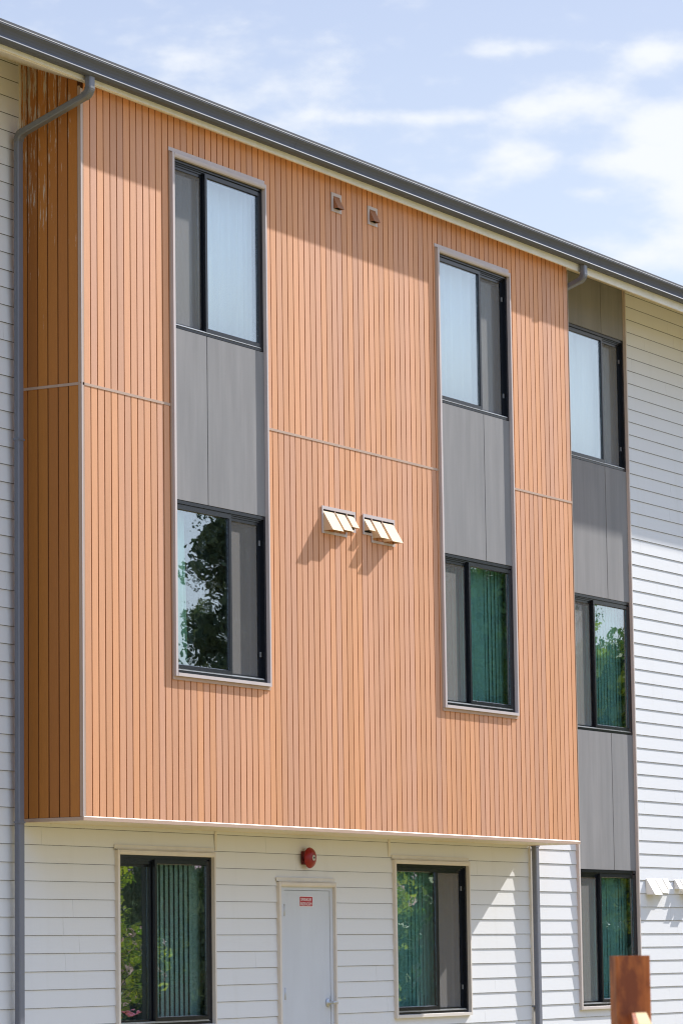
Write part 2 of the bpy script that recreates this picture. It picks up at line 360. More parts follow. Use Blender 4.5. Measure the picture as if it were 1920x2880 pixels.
# roof
rf = MB(); rf.prism([(-.10, 6.20), (6.0, 6.20+6.1*.39), (6.0, 6.3+6.1*.39), (-.10, 6.30)], 'x', -9.4, 22.4)
rf.prism([(6.0, 6.20+6.1*.39), (12.6, 6.1), (12.6, 6.2), (6.0, 6.3+6.1*.39)], 'x', -9.4, 22.4)
rf.build('roof', M_ROOF, BLD)
sf = MB(); sf.prism([(-.098, soff(-.098)), (.62, soff(.62)), (.62, soff(.62)+.03), (-.098, soff(-.098)+.03)], 'x', -9.4, 22.4); sf.build('soffit', M_SOFFIT, BLD)
def lin(x): return 6.045-.0042*(x+1)
fs = MB()
i = 0
xs = [-9.4+1.06*k for k in range(31)]
for a_, b_ in zip(xs, xs[1:]):
    fs.v += [(a_, -.12, lin(a_)), (b_, -.12, lin(b_)), (b_, -.12, 6.185), (a_, -.12, 6.185), (a_, -.1, lin(a_)), (b_, -.1, lin(b_)), (b_, -.1, 6.185), (a_, -.1, 6.185)]
    for q in ((0, 1, 2, 3), (7, 6, 5, 4), (0, 4, 5, 1), (3, 2, 6, 7)): fs.f.append(tuple(i+k for k in q)); fs.sm.append(False)
    i += 8
fs.build('fascia', M_FASCIA, BLD)
# K-style gutter
gt = MB(); gp = [(-.1205, 6.198), (-.1205, 6.078), (-.202, 6.066), (-.208, 6.068), (-.226, 6.082), (-.228, 6.087), (-.211, 6.112), (-.209, 6.118), (-.214, 6.14), (-.226, 6.162), (-.240, 6.178), (-.244, 6.186),
      (-.249, 6.188), (-.250, 6.200), (-.240, 6.200), (-.238, 6.190), (-.232, 6.18), (-.205, 6.13), (-.19, 6.08), (-.13, 6.088), (-.13, 6.198)]
joins = [-9.4, -3.0, 3.1, 9.2, 15.3, 22.4]
for a_, b_ in zip(joins, joins[1:]): gt.prism(gp, 'x', a_+.0015, b_-.0015)
GUT = gt.build('gutter', M_GUTTER, BLD)
de = MB().prism([(-.252, 6.2015), (-.252, 6.206), (-.09, 6.222), (-.09, 6.2015)], 'x', -9.4, 22.4); de.build('drip_edge', painted('white_drip_edge', (.8, .8, .8), .3), BLD)
# --- timber cladded bay
M_EDGE = painted('dark_board_edge', (.42, .145, .038), .8, .08)  # darker tone on the board edges inside the grooves
def two_tone(o, axis):
    o.data.materials.append(M_EDGE if axis == 1 else M_EDGE2)
    for p in o.data.polygons:
        if abs(p.normal[axis]) < .8 and abs(p.normal.z) < .5: p.material_index = 1
    return o
M_EDGE2 = painted('dark_board_edge_return', (.36, .125, .028), .8, .08)
def board_profile(x0, x1, y=0.0, groove=.0045, d=.010):
    return [(x0+groove, y+.0025), (x0+groove+.002, y), (x1-groove-.002, y), (x1-groove, y+.0025), (x1-groove, y+d), (x0+groove, y+d)]
wood_holes = [(A[0]-.034, A[1]+.03, 1.223, 5.752), (Bw[0]-.034, Bw[1]+.03, 1.223, 5.752)]
vent_holes = [(4.135, 4.265, 5.765, 5.895), (4.822, 4.955, 5.765, 5.895), (3.87, 4.455, 2.72, 2.92), (4.64, 5.205, 2.72, 2.92)]
BACKM, t, b = newmat('cladding_groove'); b.inputs['Base Color'].default_value = (.075, .022, .006, 1); b.inputs['Roughness'].default_value = .9
fr = MB(); RX = 9.108
for k in range(0, 92):
    a_ = k*.1; b_ = min(a_+.1, RX-.006)
    if b_-a_ < .02: continue
    zt = 6.09
    for (zz0, zz1) in ((.0, 3.528), (3.552, zt)):
        for (p, q, r, s_) in minus(a_, b_, zz0, zz1, wood_holes+[(x_[0]-.02, x_[1]+.02, x_[2]-.02, x_[3]+.02) for x_ in vent_holes[:0]]):
            g0 = .0046 if abs(p-a_) < 1e-6 else .0; g1 = .0046 if abs(q-b_) < 1e-6 else .0
            if q-p < .012: continue
            jit = (random.random()-.5)*.0009
            fr.prism([(p+g0, .0026), (p+g0+.0018*(g0 > 0), jit), (q-g1-.0018*(g1 > 0), jit), (q-g1, .0026), (q-g1, .0130), (p+g0, .0130)], 'z', r, s_)
two_tone(fr.build('timber_front', MW, BLD), 1)
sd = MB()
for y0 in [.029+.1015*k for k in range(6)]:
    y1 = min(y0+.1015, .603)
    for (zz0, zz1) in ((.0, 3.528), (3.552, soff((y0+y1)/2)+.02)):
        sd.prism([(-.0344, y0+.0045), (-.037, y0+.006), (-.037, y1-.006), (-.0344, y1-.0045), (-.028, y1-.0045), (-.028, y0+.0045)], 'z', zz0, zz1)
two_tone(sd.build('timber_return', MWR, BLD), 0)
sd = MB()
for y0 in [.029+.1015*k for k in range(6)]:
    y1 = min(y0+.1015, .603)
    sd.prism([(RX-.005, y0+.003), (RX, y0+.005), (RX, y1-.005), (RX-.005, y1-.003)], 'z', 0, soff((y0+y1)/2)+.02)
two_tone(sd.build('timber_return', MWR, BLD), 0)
bk = MB()
for (p, q, r, s_) in minus(-.03, RX-.007, -.004, 6.2, wood_holes): bk.box(p, q, .0115, .15, r, s_)
bk.box(-.029, .0, .151, .6085, -.004, 6.25).box(RX-.04, RX-.0065, .151, .6085, -.004, 6.25).box(-.029, RX-.0065, .15, .6085, -.012, .2)
bk.build('bay_core', BACKM, BLD)
tr = MB()      # band joint, base trim, corner trims
for x0, x1 in ((.001, A[0]-.0345), (A[1]+.0305, Bw[0]-.0345), (Bw[1]+.0305, RX-.006)): tr.box(x0, x1, -.004, .004, 3.529, 3.551)
tr.box(-.041, -.030, .03, .6, 3.529, 3.551)
tr.box(-.041, RX+.002, -.006, .012, -.031, -.002); tr.box(-.041, -.026, .012, .603, -.031, -.002); tr.box(RX-.012, RX+.002, .012, .603, -.031, -.002)
tr.prism([(-.006, -.002), (.0, .004), (.006, .004), (.006, -.002)], 'x', -.041, RX+.002)
tr.box(-.0405, -.0005, -.003, .010, .0005, 3.528).box(-.0405, -.0005, -.003, .010, 3.552, 6.02).box(-.0405, -.027, .010, .029, .0005, 6.04)
tr.box(RX-.0055, RX+.0025, -.003, .03, .0005, 6.02)
M_TRIM = painted('tan_metal_trim', (.50, .345, .255), .45, .05)
tr.build('timber_trim', M_TRIM, BLD)
cs = MB().prism([(-.0415, -.0035), (-.0285, -.0035), (-.0285, -.0055), (-.0415, -.0055)], 'z', 0, 6.02); cs.build('corner_bead', M_TAUPE, BLD)
us = MB()
for x0, x1 in ((-.026, 1.19), (1.192, 4.22), (4.222, 7.26), (7.262, RX-.013)): us.box(x0, x1, .0125, .604, -.0285, -.012)
us.build('bay_soffit', M_SOFFIT, BLD)
# end trim board on the lower wall and left corner strip
MB().box(9.1195, 9.1855, .586, .609, GZ+.15, -.0325).build('wall_end_trim', M_CREAM, BLD)
MB().box(-.062, -.0415, .594, .609, 0, soff(.6)).build('corner_strip', M_SOFFIT, BLD)
for jx in (2.915, 6.09): MB().box(jx, jx+.03, .588, .6, -.2, -.0315).build('joint_cover', M_CREAM, BLD)

# ------------------------------------------------------------------ windows
def ring(mb, x0, x1, z0, z1, wl, wr, wb, wt, y0, y1):
    mb.box(x0, x0+wl, y0, y1, z0, z1).box(x1-wr, x1, y0, y1, z0, z1).box(x0+wl, x1-wr, y0, y1, z0, z0+wb).box(x0+wl, x1-wr, y0, y1, z1-wt, z1)
def bev_ring(mb, x0, x1, z0, z1, w, y0, y1, c=.006):
    """sash frame of width w with a chamfered inner glazing bead"""
    w2 = w*.84
    ring(mb, x0, x1, z0, z1, w2, w2, w2, w2, y0, y1)
    a0, a1, b0, b1 = x0+w2, x1-w2, z0+w2, z1-w2; d = w-w2; y = y0+.004; yy = y0+.014
    mb.face([(a0, y, b1), (a1, y, b1), (a1-d, yy, b1-d), (a0+d, yy, b1-d)]); mb.face([(a0, y, b0), (a0+d, yy, b0+d), (a1-d, yy, b0+d), (a1, y, b0)])
    mb.face([(a0, y, b0), (a0, y, b1), (a0+d, yy, b1-d), (a0+d, yy, b0+d)]); mb.face([(a1, y, b0), (a1-d, yy, b0+d), (a1-d, yy, b1-d), (a1, y, b1)])
def latchmb(x, y, z):
    l = MB(); w, h, q = .009, .022, .003
    l.box(x-w, x+w, y-.006, y, z+h-q, z+h).box(x-w, x+w, y-.006, y, z-h, z-h+q).box(x-w, x-w+q, y-.006, y, z-h+q, z+h-q).box(x+w-q, x+w, y-.006, y, z-h+q, z+h-q); return l
def window(x0, x1, z0, z1, Y, screen, split, label, mesh=True):
    f = MB(); yb = Y+.11
    ring(f, x0, x1, z0, z1, .028, .028, .030, .028, Y+.004, yb)
    f.box(x0+.028, x1-.028, Y+.018, yb, z1-.040, z1-.028).box(x0+.028, x1-.028, Y+.030, yb, z1-.056, z1-.040)
    f.box(x0+.028, x1-.028, Y+.026, yb, z0+.030, z0+.042)
    W_ = f.build('window', M_FRAME, BLD); tag(W_, label)
    tk = MB().box(x0+.0285, x1-.06, Y-.004, Y+.0035, z0+.024, z0+.029).box(x0+.0285, x1-.05, Y+.010, Y+.0255, z0+.0305, z0+.037); tk.build('sill_track', M_TRACK, W_)
    zb, zt = z0+.042, z1-.052
    if screen == 'L': gx0, gx1, sx0, sx1 = split, x1-.028, x0+.028, split-.006
    else: gx0, gx1, sx0, sx1 = x0+.018, split, split+.006, x1-.028
    s_ = MB(); bev_ring(s_, gx0, gx1, zb-.006, zt+.010, .040, Y+.006, Y+.05); SA = s_.build('sash', M_FRAME, W_)
    MB().box(gx0+.034, gx1-.034, Y+.022, Y+.027, zb+.028, zt-.024).build('glass_pane', M_GLASS, W_)
    r_ = MB(); rw = .055 if screen == 'R' else .012; lw = .006 if screen == 'R' else .012
    ring(r_, sx0, sx1, zb, zt, lw, rw, .012, .030, Y+.040, Y+.062)
    r_.box(sx0+lw, sx1-rw, Y+.064, Y+.1, zt-.05, zt-.01)
    r_.build('screen_frame', M_FRAME, W_)
    if mesh: MB().box(sx0+lw, sx1-rw, Y+.050, Y+.0508, zb+.012, zt-.030).build('insect_screen', M_SCREEN, W_)
    MB().box(sx0+lw, sx1-rw, Y+.075, Y+.080, zb+.01, zt-.02).build('glass_pane', M_GLASS, W_)
    if screen == 'R':
        for fr_ in (.17, .84): latchmb(sx1-rw*.45, Y+.0395, z0+(z1-z0)*fr_).build('latch', M_TRACK, W_)
    return W_
def casing(name, x0, x1, z0, z1, Y, mat, top=True, sill=True, p=.032):
    c_ = MB(); c_.box(x0-.032, x0, Y-p, Y+.008, z0-.033 if sill else z0, z1+.035 if top else z1)
    c_.box(x1, x1+.022, Y-p, Y+.008, z0-.033 if sill else z0, z1+.035 if top else z1)
    if sill: c_.prism([(Y-p-.002, z0-.032), (Y-p-.002, z0-.004), (Y+.0035, z0), (Y+.0035, z0-.032)], 'x', x0, x1)
    if top:
        c_.prism([(Y-p-.003, z1+.018), (Y-p-.003, z1+.033), (Y-p+.004, z1+.036), (Y+.0035, z1+.036), (Y+.0035, z1-.004), (Y-p+.006, z1-.004), (Y-p, z1+.006)], 'x', x0-.0005 if False else x0+.0002, x1-.0002)
    return c_.build(name, mat, BLD)
def flashing(x0, x1, z, Y, mat, name='head_flashing'):
    f = MB().box(x0-.055, x1+.03, Y-.006, Y-.0025, z+.044, z+.078); f.prism([(Y-.0275, z+.040), (Y-.0065, z+.046), (Y-.0065, z+.043), (Y-.0275, z+.037)], 'x', x0-.04, x1+.028)
    return f.build(name, mat, BLD)
ZT = (4.225, 5.715); ZM = (1.256, 2.735); ZG = (-1.717, -.255)
window(*A, *ZT, .0, 'L', 1.906, 'upper window left of the two on the timber bay, white curtain behind its wide pane')
window(*A, *ZM, .0, 'R', 2.292, 'window below it with a tree mirrored in its wide pane and a grey screen on its right')
window(*Bw, *ZT, .0, 'R', 7.118, 'upper window at the right of the timber bay with white curtains')
window(*Bw, *ZM, .0, 'L', 6.752, 'lower window at the right of the timber bay with teal vertical blinds')
window(*Cw, *ZT, .6, 'R', 11.222, 'top window of the grey panel strip beside the timber bay')
window(*Cw, *ZM, .6, 'L', 10.835, 'middle window of the grey panel strip with foliage mirrored over its blinds')
window(*Cw, *ZG, .6, 'L', 10.842, 'ground-floor window of the grey panel strip behind the wooden post')
window(*G3, *ZG, .6, 'L', 1.955, 'ground-floor window with half-open blinds, left of the door', mesh=False)
window(*G4, *ZG, .6, 'R', 7.118, 'ground-floor window with teal blinds, right of the door')
for X in (A, Bw):
    casing('window_surround', X[0], X[1], 1.256, 5.715, 0, M_TAUPE); flashing(X[0], X[1], 5.715, 0, M_TAUPE)
    ap = MB().box(X[0]-.05, X[1]+.036, -.012, .003, 1.193, 1.2225).box(X[0]-.050, X[0]-.0325, -.010, .003, 1.2235, 5.755); ap.build('apron_trim', M_TRIM, BLD)
M_CTAUPE = painted('taupe_white_trim', (.60, .53, .49), .5, .05, .4, 0, .2)
M_WCAS = painted('off_white_casing', (.70, .64, .58), .5, .05, .4, 0, .3)
casing('window_surround', Cw[0], Cw[1], -1.717, soff(.6)-.003, .6, M_CTAUPE, top=False)
for X in (G3, G4): casing('window_surround', X[0], X[1], -1.717, -.258, .6, M_WCAS); flashing(X[0], X[1], -.258, .594, M_CREAM)
def panels(X, jx, z0, z1, Y):
    for a_, b_ in ((X[0]+.001, jx-.006), (jx+.006, X[1]-.001)): MB().box(a_, b_, Y+.001, Y+.010, z0+.002, z1-.002).build('grey_panel', M_PANEL, BLD)
    MB().box(X[0], X[1], Y+.0105, Y+.13, z0, z1).build('panel_backing', M_DARK, BLD)
panels(A, 1.908, 2.738, 4.222, 0); panels(Bw, 7.125, 2.738, 4.222, 0)
panels(Cw, 11.205, 2.738, 4.222, .6); panels(Cw, 11.205, -.252, 1.253, .6); panels(Cw, 11.19, 5.72, soff(.6), .6)

# ------------------------------------------------------------------ curtains and blinds (things of their own, hung inside the rooms)
def curtain(x0, x1, z0, z1, y, mat, label, pitch=.11, amp=.036, cat='curtain', seed=1, lean=0):
    rg = random.Random(seed); mb = MB(); n = int((x1-x0)/.008); row = []
    ph = 0; xs = []; 
    for i in range(n+1):
        x = x0+(x1-x0)*i/n; ph += .008/pitch*2*math.pi*(1+.45*math.sin(i*.07+seed)); xs.append((x, y+amp*math.sin(ph)*(.6+.4*math.sin(i*.031+seed))))
    base = len(mb.v)
    zs = [z0, z0+(z1-z0)*.5, z1]
    for j, z in enumerate(zs):
        for (x, yy) in xs: mb.v.append((x+lean*(1-j/2)*(x-x0)/(x1-x0), yy, z))
    m_ = n+1
    for j in range(2):
        for i in range(n): mb.f.append((base+j*m_+i, base+j*m_+i+1, base+(j+1)*m_+i+1, base+(j+1)*m_+i)); mb.sm.append(True)
    o = mb.build('curtain', mat, fix=False); sm_ = o.modifiers.new('thickness', 'SOLIDIFY'); sm_.thickness = .002
    return tag(o, label, cat, 'curtains and blinds behind the windows')
def blinds(x0, x1, z0, z1, y, mat, label, ang=12, pitch=.078, w=.089, seed=3, jitter=3, pick=None):
    rg = random.Random(seed); root = empty('vertical_blinds', ((x0+x1)/2, y, z0), label, 'blinds', 'curtains and blinds behind the windows')
    MB().box(x0-.02, x1+.02, y-.02, y+.02, z1, z1+.04).build('head_rail', M_FRAME, root)
    x = x0+pitch/2; k = 0; mb = MB()
    while x < x1:
        if pick is None or pick(x):
            a_ = math.radians(ang(x) if callable(ang) else ang+rg.uniform(-jitter, jitter)); c_, s_ = math.cos(a_), math.sin(a_)
            pts = []
            for u in (-.5, -.25, 0, .25, .5): pts.append((x+u*w*c_-(.25-u*u)*.03*s_, y+u*w*s_-(.25-u*u)*.03*c_))
            pr = pts+[(p_[0]+.0012*s_, p_[1]+.0012*c_) for p_ in reversed(pts)]
            mb.prism(pr, 'z', z0, z1)
        x += pitch; k += 1
    mb.build('slats', mat, root)
    return root
curtain(A[0]-.02, A[1]+.20, 4.1, 5.8, .125, M_WCURT, 'white sheer curtain behind the upper left window of the timber bay', seed=2)
curtain(Bw[0]-.02, Bw[1]+.20, 4.1, 5.8, .125, M_WCURT, 'white sheer curtain behind the upper right window of the timber bay', seed=5, pitch=.15)
curtain(Cw[0]-.02, Cw[1]+.25, 4.1, 5.8, .725, M_WCURT, 'white curtain behind the top window of the grey panel strip', seed=8, pitch=.2)
curtain(1.40, 1.70, 1.1, 2.8, .13, M_MINT, 'narrow mint curtain drawn to the left edge behind the window that mirrors a tree', seed=4, pitch=.06, amp=.02, lean=.06)
blinds(A[0]+1.10, A[1]+.22, 1.15, 2.8, .14, M_GREY, 'grey blinds behind the screen of the window that mirrors a tree', ang=-4, seed=9)
blinds(Bw[0]-.05, Bw[1]+.05, 1.15, 2.75, .13, M_TEAL, 'teal vertical blinds behind the lower right window of the timber bay', ang=7, seed=4, jitter=5)
blinds(Cw[0]-.05, Cw[1]+.16, 1.15, 2.75, .73, M_TEAL, 'teal vertical blinds behind the middle window of the grey panel strip', ang=7, seed=6, jitter=5)
blinds(Cw[0]-.05, Cw[1]+.05, -1.85, -.2, .73, M_TEAL, 'teal vertical blinds behind the ground-floor window of the grey panel strip', ang=6, seed=7, jitter=4, w=.089)
blinds(G3[0]-.05, 2.10, -1.85, -.2, .73, M_GREY, 'dim grey-green blinds behind the narrow pane left of the door', ang=5, seed=8, jitter=6)
blinds(2.14, 2.95, -1.85, -.2, .73, M_PALE, 'pale green vertical blinds turned half open behind the clear pane left of the door', ang=lambda x: 14.5 if x < 2.76 else -6, seed=8)
blinds(G4[0]-.05, 7.22, -1.85, -.2, .73, M_TEAL, 'teal vertical blinds behind the clear pane right of the door', ang=6, seed=12, jitter=4, w=.089)
blinds(7.32, 7.80, -1.85, -.2, .76, M_GREY, 'grey blinds behind the screen right of the door', ang=-2, seed=13, jitter=4, w=.095)

# ------------------------------------------------------------------ door, sign, bell
cd = casing('door_surround', DOORX[0], DOORX[1], GZ+.05, -.500, .6, M_WCAS, top=True, sill=False); flashing(DOORX[0], DOORX[1], -.500, .594, M_CREAM)
df = MB(); ring(df, DOORX[0], DOORX[1], GZ+.05, -.502, .055+.036, .052, .001, .034, .596, .70); df.build('door_frame', M_DOOR, BLD)
D = MB().box(4.1145, 4.950, .603, .648, -2.57, -.5395).build('door', M_DOOR, BLD)
hg = None
for z in (-.72, -1.48, -2.35):
    h_ = MB(); h_.tube([(4.112, .598, z-.055), (4.112, .598, z+.055)], 0, 0, .008, 10); h_.box(4.112, 4.13, .5985, .6025, z-.05, z+.05); h_.build('hinge', M_STEEL, D)
hd = MB(); hc = (4.895, .603, -1.575)
hd.lathe([(.040, -.0005), (.040, -.008), (.034, -.014), (.016, -.018), (.014, -.05), (.012, -.055)], hc, 28)
hd.tube([(4.893, .55, -1.575), (4.91, .546, -1.574), (4.95, .546, -1.571), (4.985, .548, -1.575), (5.0, .553, -1.582)], 0, 0, [.011, .013, .012, .010, .006], 12)
hd.build('door_handle', M_STEEL, D)
MB().box(4.944, 4.9485, .597, .6025, -1.635, -1.515).build('latch_guard', M_STEEL, D)
# SPRINKLER RISER ROOM sign
SG = empty('sign', (4.519, .601, -.639), 'small red sign reading SPRINKLER RISER ROOM on the pale grey door', 'sign')
def rrect(x0, x1, z0, z1, r, n=5):
    pts = []
    for cx_, cz_, a0 in ((x1-r, z1-r, 0), (x0+r, z1-r, 90), (x0+r, z0+r, 180), (x1-r, z0+r, 270)):
        for k in range(n+1): a = math.radians(a0+90*k/n); pts.append((cx_+r*math.cos(a), cz_+r*math.sin(a)))
    return pts
MB().prism(rrect(4.397, 4.641, -.688, -.590, .010), 'y', .6012, .6028).build('sign_plate', M_SWHITE, SG)
MB().prism(rrect(4.4025, 4.6355, -.6835, -.5945, .008), 'y', .6006, .6011).build('sign_panel', M_SRED, SG)
def text_mesh(txt, x, z, w, h, y, mat, parent):
    cu = bpy.data.curves.new('t', 'FONT'); cu.body = txt; cu.size = 1; cu.extrude = .0; cu.offset = .0
    o = bpy.data.objects.new('t', cu); S.collection.objects.link(o); bpy.context.view_layer.update()
    me = bpy.data.meshes.new_from_object(o); bpy.data.objects.remove(o)
    xs = [v.co.x for v in me.vertices]; ys = [v.co.y for v in me.vertices]; a, b_, c_, d_ = min(xs), max(xs), min(ys), max(ys)
    base = world_base(parent)
    for v in me.vertices:
        v.co = Vector((x+(v.co.x-a)/(b_-a)*w-base.x, y-base.y, z+(v.co.y-c_)/(d_-c_)*h-base.z))
    me.materials.clear(); me.materials.append(mat)
    q = bpy.data.objects.new('lettering', me); S.collection.objects.link(q); q.parent = parent
    sm_ = q.modifiers.new('t', 'SOLIDIFY'); sm_.thickness = .0004
    return q
text_mesh('SPRINKLER', 4.424, -.6355, .190, .029, .6001, M_SWHITE, SG)
text_mesh('RISER ROOM', 4.418, -.676, .202, .029, .6001, M_SWHITE, SG)
# bell
BL = empty('alarm_bell', (4.49, .597, -.238), 'round red alarm bell on the white siding above the door', 'bell')
MB().prism(rrect(4.49-.062, 4.49+.062, -.238-.062, -.238+.062, .012), 'y', .597, .548).tube([(4.43, .575, -.262), (4.41, .575, -.262)], 0, 0, .012, 12).build('back_box', M_DRED, BL)
bc = (4.492, .548, -.238)
prof = [(.060, .004), (.088, .0), (.0955, -.002), (.097, -.008), (.093, -.018), (.084, -.030), (.068, -.041), (.050, -.047), (.032, -.050)]
MB().lathe(prof, bc, 48).build('gong', M_RED, BL)
MB().lathe([(.027, -.0505), (.027, -.053), (.024, -.0545), (.011, -.0546)], bc, 32).build('centre_washer', painted('grey_washer', (.50, .50, .50), .5), BL)
MB().lathe([(.010, -.0547), (.010, -.059), (.007, -.0605)], bc, 6).build('nut', M_DARK, BL)

# ------------------------------------------------------------------ downspouts
def arc(p0, p1, p2, r, n=8):
    """rounded corner at p1"""
    p0, p1, p2 = map(Vector, (p0, p1, p2)); a = (p0-p1).normalized(); b_ = (p2-p1).normalized(); ang = a.angle(b_); d = r/math.tan(ang/2)
    s_ = p1+a*d; e = p1+b_*d; out = []
    for k in range(n+1):
        t_ = k/n; out.append((s_*(1-t_)**2+p1*2*t_*(1-t_)+e*t_**2))
    return out
def corrug(mb, path, w, d):
    mb.tube(path, w, d)
def downspout(xt, xl, yl, stained, label):
    root = tag(MB().box(xl-.046, xl+.046, yl-.004+.029, yl+.055, GZ+1.0, GZ+1.02).build('downspout', M_PIPE, BLD), label)
    P0 = (xt, -.168, 6.085); P1 = (xt, -.168, 5.925); P2 = (xl, yl, 5.66); P3 = (xl, yl, -2.6)
    up = arc(P0, P1, P2, .085, 9); lo = arc(P1, P2, P3, .085, 9)
    MB().tube([P0]+up[:1], .078, .056).build('outlet', M_PIPE, root)
    for e_ in (up, lo):
        mb = MB(); mb.tube(e_, .080, .058)
        for k in range(1, len(e_)-1):      # crimps of the elbow
            a_ = Vector(e_[k]); tg = (Vector(e_[k+1])-Vector(e_[k-1])).normalized()
            mb.tube([a_-tg*.0035, a_+tg*.0035], .084, .062)
        mb.build('elbow', M_PIPE if not stained else M_PIPES, root)
    MB().tube([up[-1], lo[0]], .076, .054).build('offset_pipe', M_PIPES if stained else M_PIPE, root)
    mb = MB(); zs = [Vector(lo[-1]).z, -.035]
    mb.tube([lo[-1], (xl, yl, -.05)], .074, .052).tube([(xl, yl, -.049), (xl, yl, -2.6)], .077, .055)
    mb.box(xl-.039, xl-.036, yl-.006, yl+.006, -2.6, 5.5)
    mb.build('vertical_pipe', M_PIPE, root)
    for z in (-.035, -1.9, 3.1):
        if z > 0 and not stained: continue
        MB().box(xl-.041, xl+.041, yl-.0305, yl+.0305, z-.008, z+.008).build('pipe_strap', M_PIPE, root)
downspout(-.146, -.178, .526, True, 'downspout with a long slanting offset left of the timber bay')
downspout(9.165, 9.165, .545, False, 'downspout coming down behind the right end of the timber bay')

# ------------------------------------------------------------------ vents
def hood(mb, x0, x1, zt, h, d, Y):
    """open-bottomed sloping hood: 4 mm sheet"""
    t_ = .003; zb = zt-h
    for xa, xb in ((x0, x0+t_), (x1-t_, x1)): mb.prism([(Y, zt), (Y-d, zb), (Y, zb)], 'x', xa, xb)
    mb.v += [(x0, Y-.002, zt+.002), (x1, Y-.002, zt+.002), (x1, Y-d-.002, zb), (x0, Y-d-.002, zb), (x0+t_, Y, zt-.006), (x1-t_, Y, zt-.006), (x1-t_, Y-d+.003, zb), (x0+t_, Y-d+.003, zb)]
    i = len(mb.v)-8
    for q in ((0, 1, 2, 3), (7, 6, 5, 4), (3, 2, 6, 7), (0, 3, 7, 4), (1, 5, 6, 2), (0, 4, 5, 1)): mb.f.append(tuple(i+k for k in q)); mb.sm.append(False)
def vent_single(x, z, label):
    root = tag(MB().box(x+.003, x+.181, -.003, -.001+.003, z-.176, z-.003).build('dryer_vent', M_DARK, BLD), label)
    f = MB(); ring(f, x, x+.184, z-.179, z, .030, .030, .030, .030, -.010, -.0005); f.build('vent_frame', M_TAUPE, root)
    h_ = MB(); hood(h_, x+.033, x+.152, z-.030, .118, .057, -.001); h_.build('vent_hood', M_BROWNV, root)
vent_single(4.107, 5.921, 'small brown vent left of the pair under the eaves')
vent_single(4.797, 5.921, 'small brown vent right of the pair under the eaves')
def vent_triple(x, z, mirror, Y, fm, hm, frame, label):
    """x,z: top left of frame; hoods big, mid, small (mirror: small, mid, big)"""
    wtot = .625; zt = z-.048
    if mirror: hs = [(.023, .135, .108, .063), (.177, .334, .165, .095), (.384, .590, .180, .105)]; st = (.0, .163); wtot = .610
    else: hs = [(.024, .222, .180, .105), (.256, .422, .160, .095), (.468, .588, .110, .065)]; st = (.455, .620); wtot = .620
    root = MB()
    root.box(x+.01, x+wtot-.01, Y-.004, Y-.0005, z-(.185 if frame else .16), z-.01)
    root = tag(root.build('exhaust_vent', M_DARK if frame else hm, BLD), label)
    if frame:
        f = MB(); w = .022; y0, y1 = Y-.012, Y-.0045
        f.box(x, x+wtot, y0, y1, z-.030, z)
        if mirror:
            f.box(x, x+w, y0, y1, z-.193, z-.030).box(x+w, x+.160, y0, y1, z-.193, z-.171).box(x+.160, x+.182, y0, y1, z-.255, z-.171).box(x+.182, x+wtot, y0, y1, z-.255, z-.233).box(x+wtot-w, x+wtot, y0, y1, z-.233, z-.030)
            bars = (.158, .360)
        else:
            f.box(x, x+w, y0, y1, z-.252, z-.030).box(x+w, x+.455, y0, y1, z-.252, z-.228).box(x+.433, x+.455, y0, y1, z-.228, z-.193).box(x+.433, x+wtot, y0, y1, z-.193, z-.171).box(x+wtot-w, x+wtot, y0, y1, z-.171, z-.030)
            bars = (.230, .450)
        f.build('vent_frame', fm, root)
        for q in bars: MB().box(x+q, x+q+.02, y0+.002, y1, z-.17, z-.031).build('vent_bar', M_TRIM, root)
        MB().box(x+.02, x+wtot-.02, Y-.0044, Y-.004, z-.17, z-.035).build('vent_back', M_DARK, root)
    for a_, b_, h_, d_ in hs:
        q = MB(); hood(q, x+a_, x+b_, zt if frame else z, h_, d_, Y-.004); q.build('vent_hood', hm, root)
vent_triple(3.850, 2.947, False, 0, M_TAUPE, M_TANV, True, 'triple tan exhaust hood left of the pair in the middle of the bay')
vent_triple(4.613, 2.950, True, 0, M_TAUPE, M_TANV, True, 'triple tan exhaust hood right of the pair in the middle of the bay')
vent_triple(11.985, -.332, False, .598, None, M_WHITEV, False, 'triple white exhaust hood beside the ground-floor window of the panel strip')
vent_triple(12.752, -.335, True, .598, None, M_WHITEV, False, 'triple white exhaust hood at the right edge of the siding')

# ------------------------------------------------------------------ foreground wooden post with its rail
PD = Vector((-10.39+.016, -9.62-.028, 0)); v = Vector((-(PD.x-CL.x), -(PD.y-CL.y), 0)).normalized()      # v: towards the camera
ax = Matrix.Rotation(math.radians(11.5), 3, 'Z') @ v; ay = Vector((-ax.y, ax.x, 0))          # ax: normal of the broad face
PO = empty('fence_post', (PD.x, PD.y, GZ-.6), 'stained reddish-brown wooden fence post with a pale-topped rail in the right foreground', 'fence post')
def oriented(mb, o, ux, uy, a0, a1, b0, b1, z0, z1, ch=0):
    pr = [(a0+ch, b0), (a1-ch, b0), (a1, b0+ch), (a1, b1-ch), (a1-ch, b1), (a0+ch, b1), (a0, b1-ch), (a0, b0+ch)] if ch else [(a0, b0), (a1, b0), (a1, b1), (a0, b1)]
    mb.prism([((o+ux*p[0]+uy*p[1]).x, (o+ux*p[0]+uy*p[1]).y) for p in pr], 'z', z0, z1)
PZ = -1.158
q = MB(); oriented(q, PD, ax, ay, -.14, 0, -.07, .07, GZ-.6, PZ, .006); q.build('post', M_CEDAR, PO)
rdir = Matrix.Rotation(math.radians(.25), 3, 'Z') @ v; rn = Vector((-rdir.y, rdir.x, 0))
q = MB(); oriented(q, PD, rdir, rn, -.0, 2.4, .004, .0480, CL.z-.33, CL.z-.242, 0); q.build('rail', M_RAILSUN, PO)  # pale colour puts the sunlit top into the rail itself
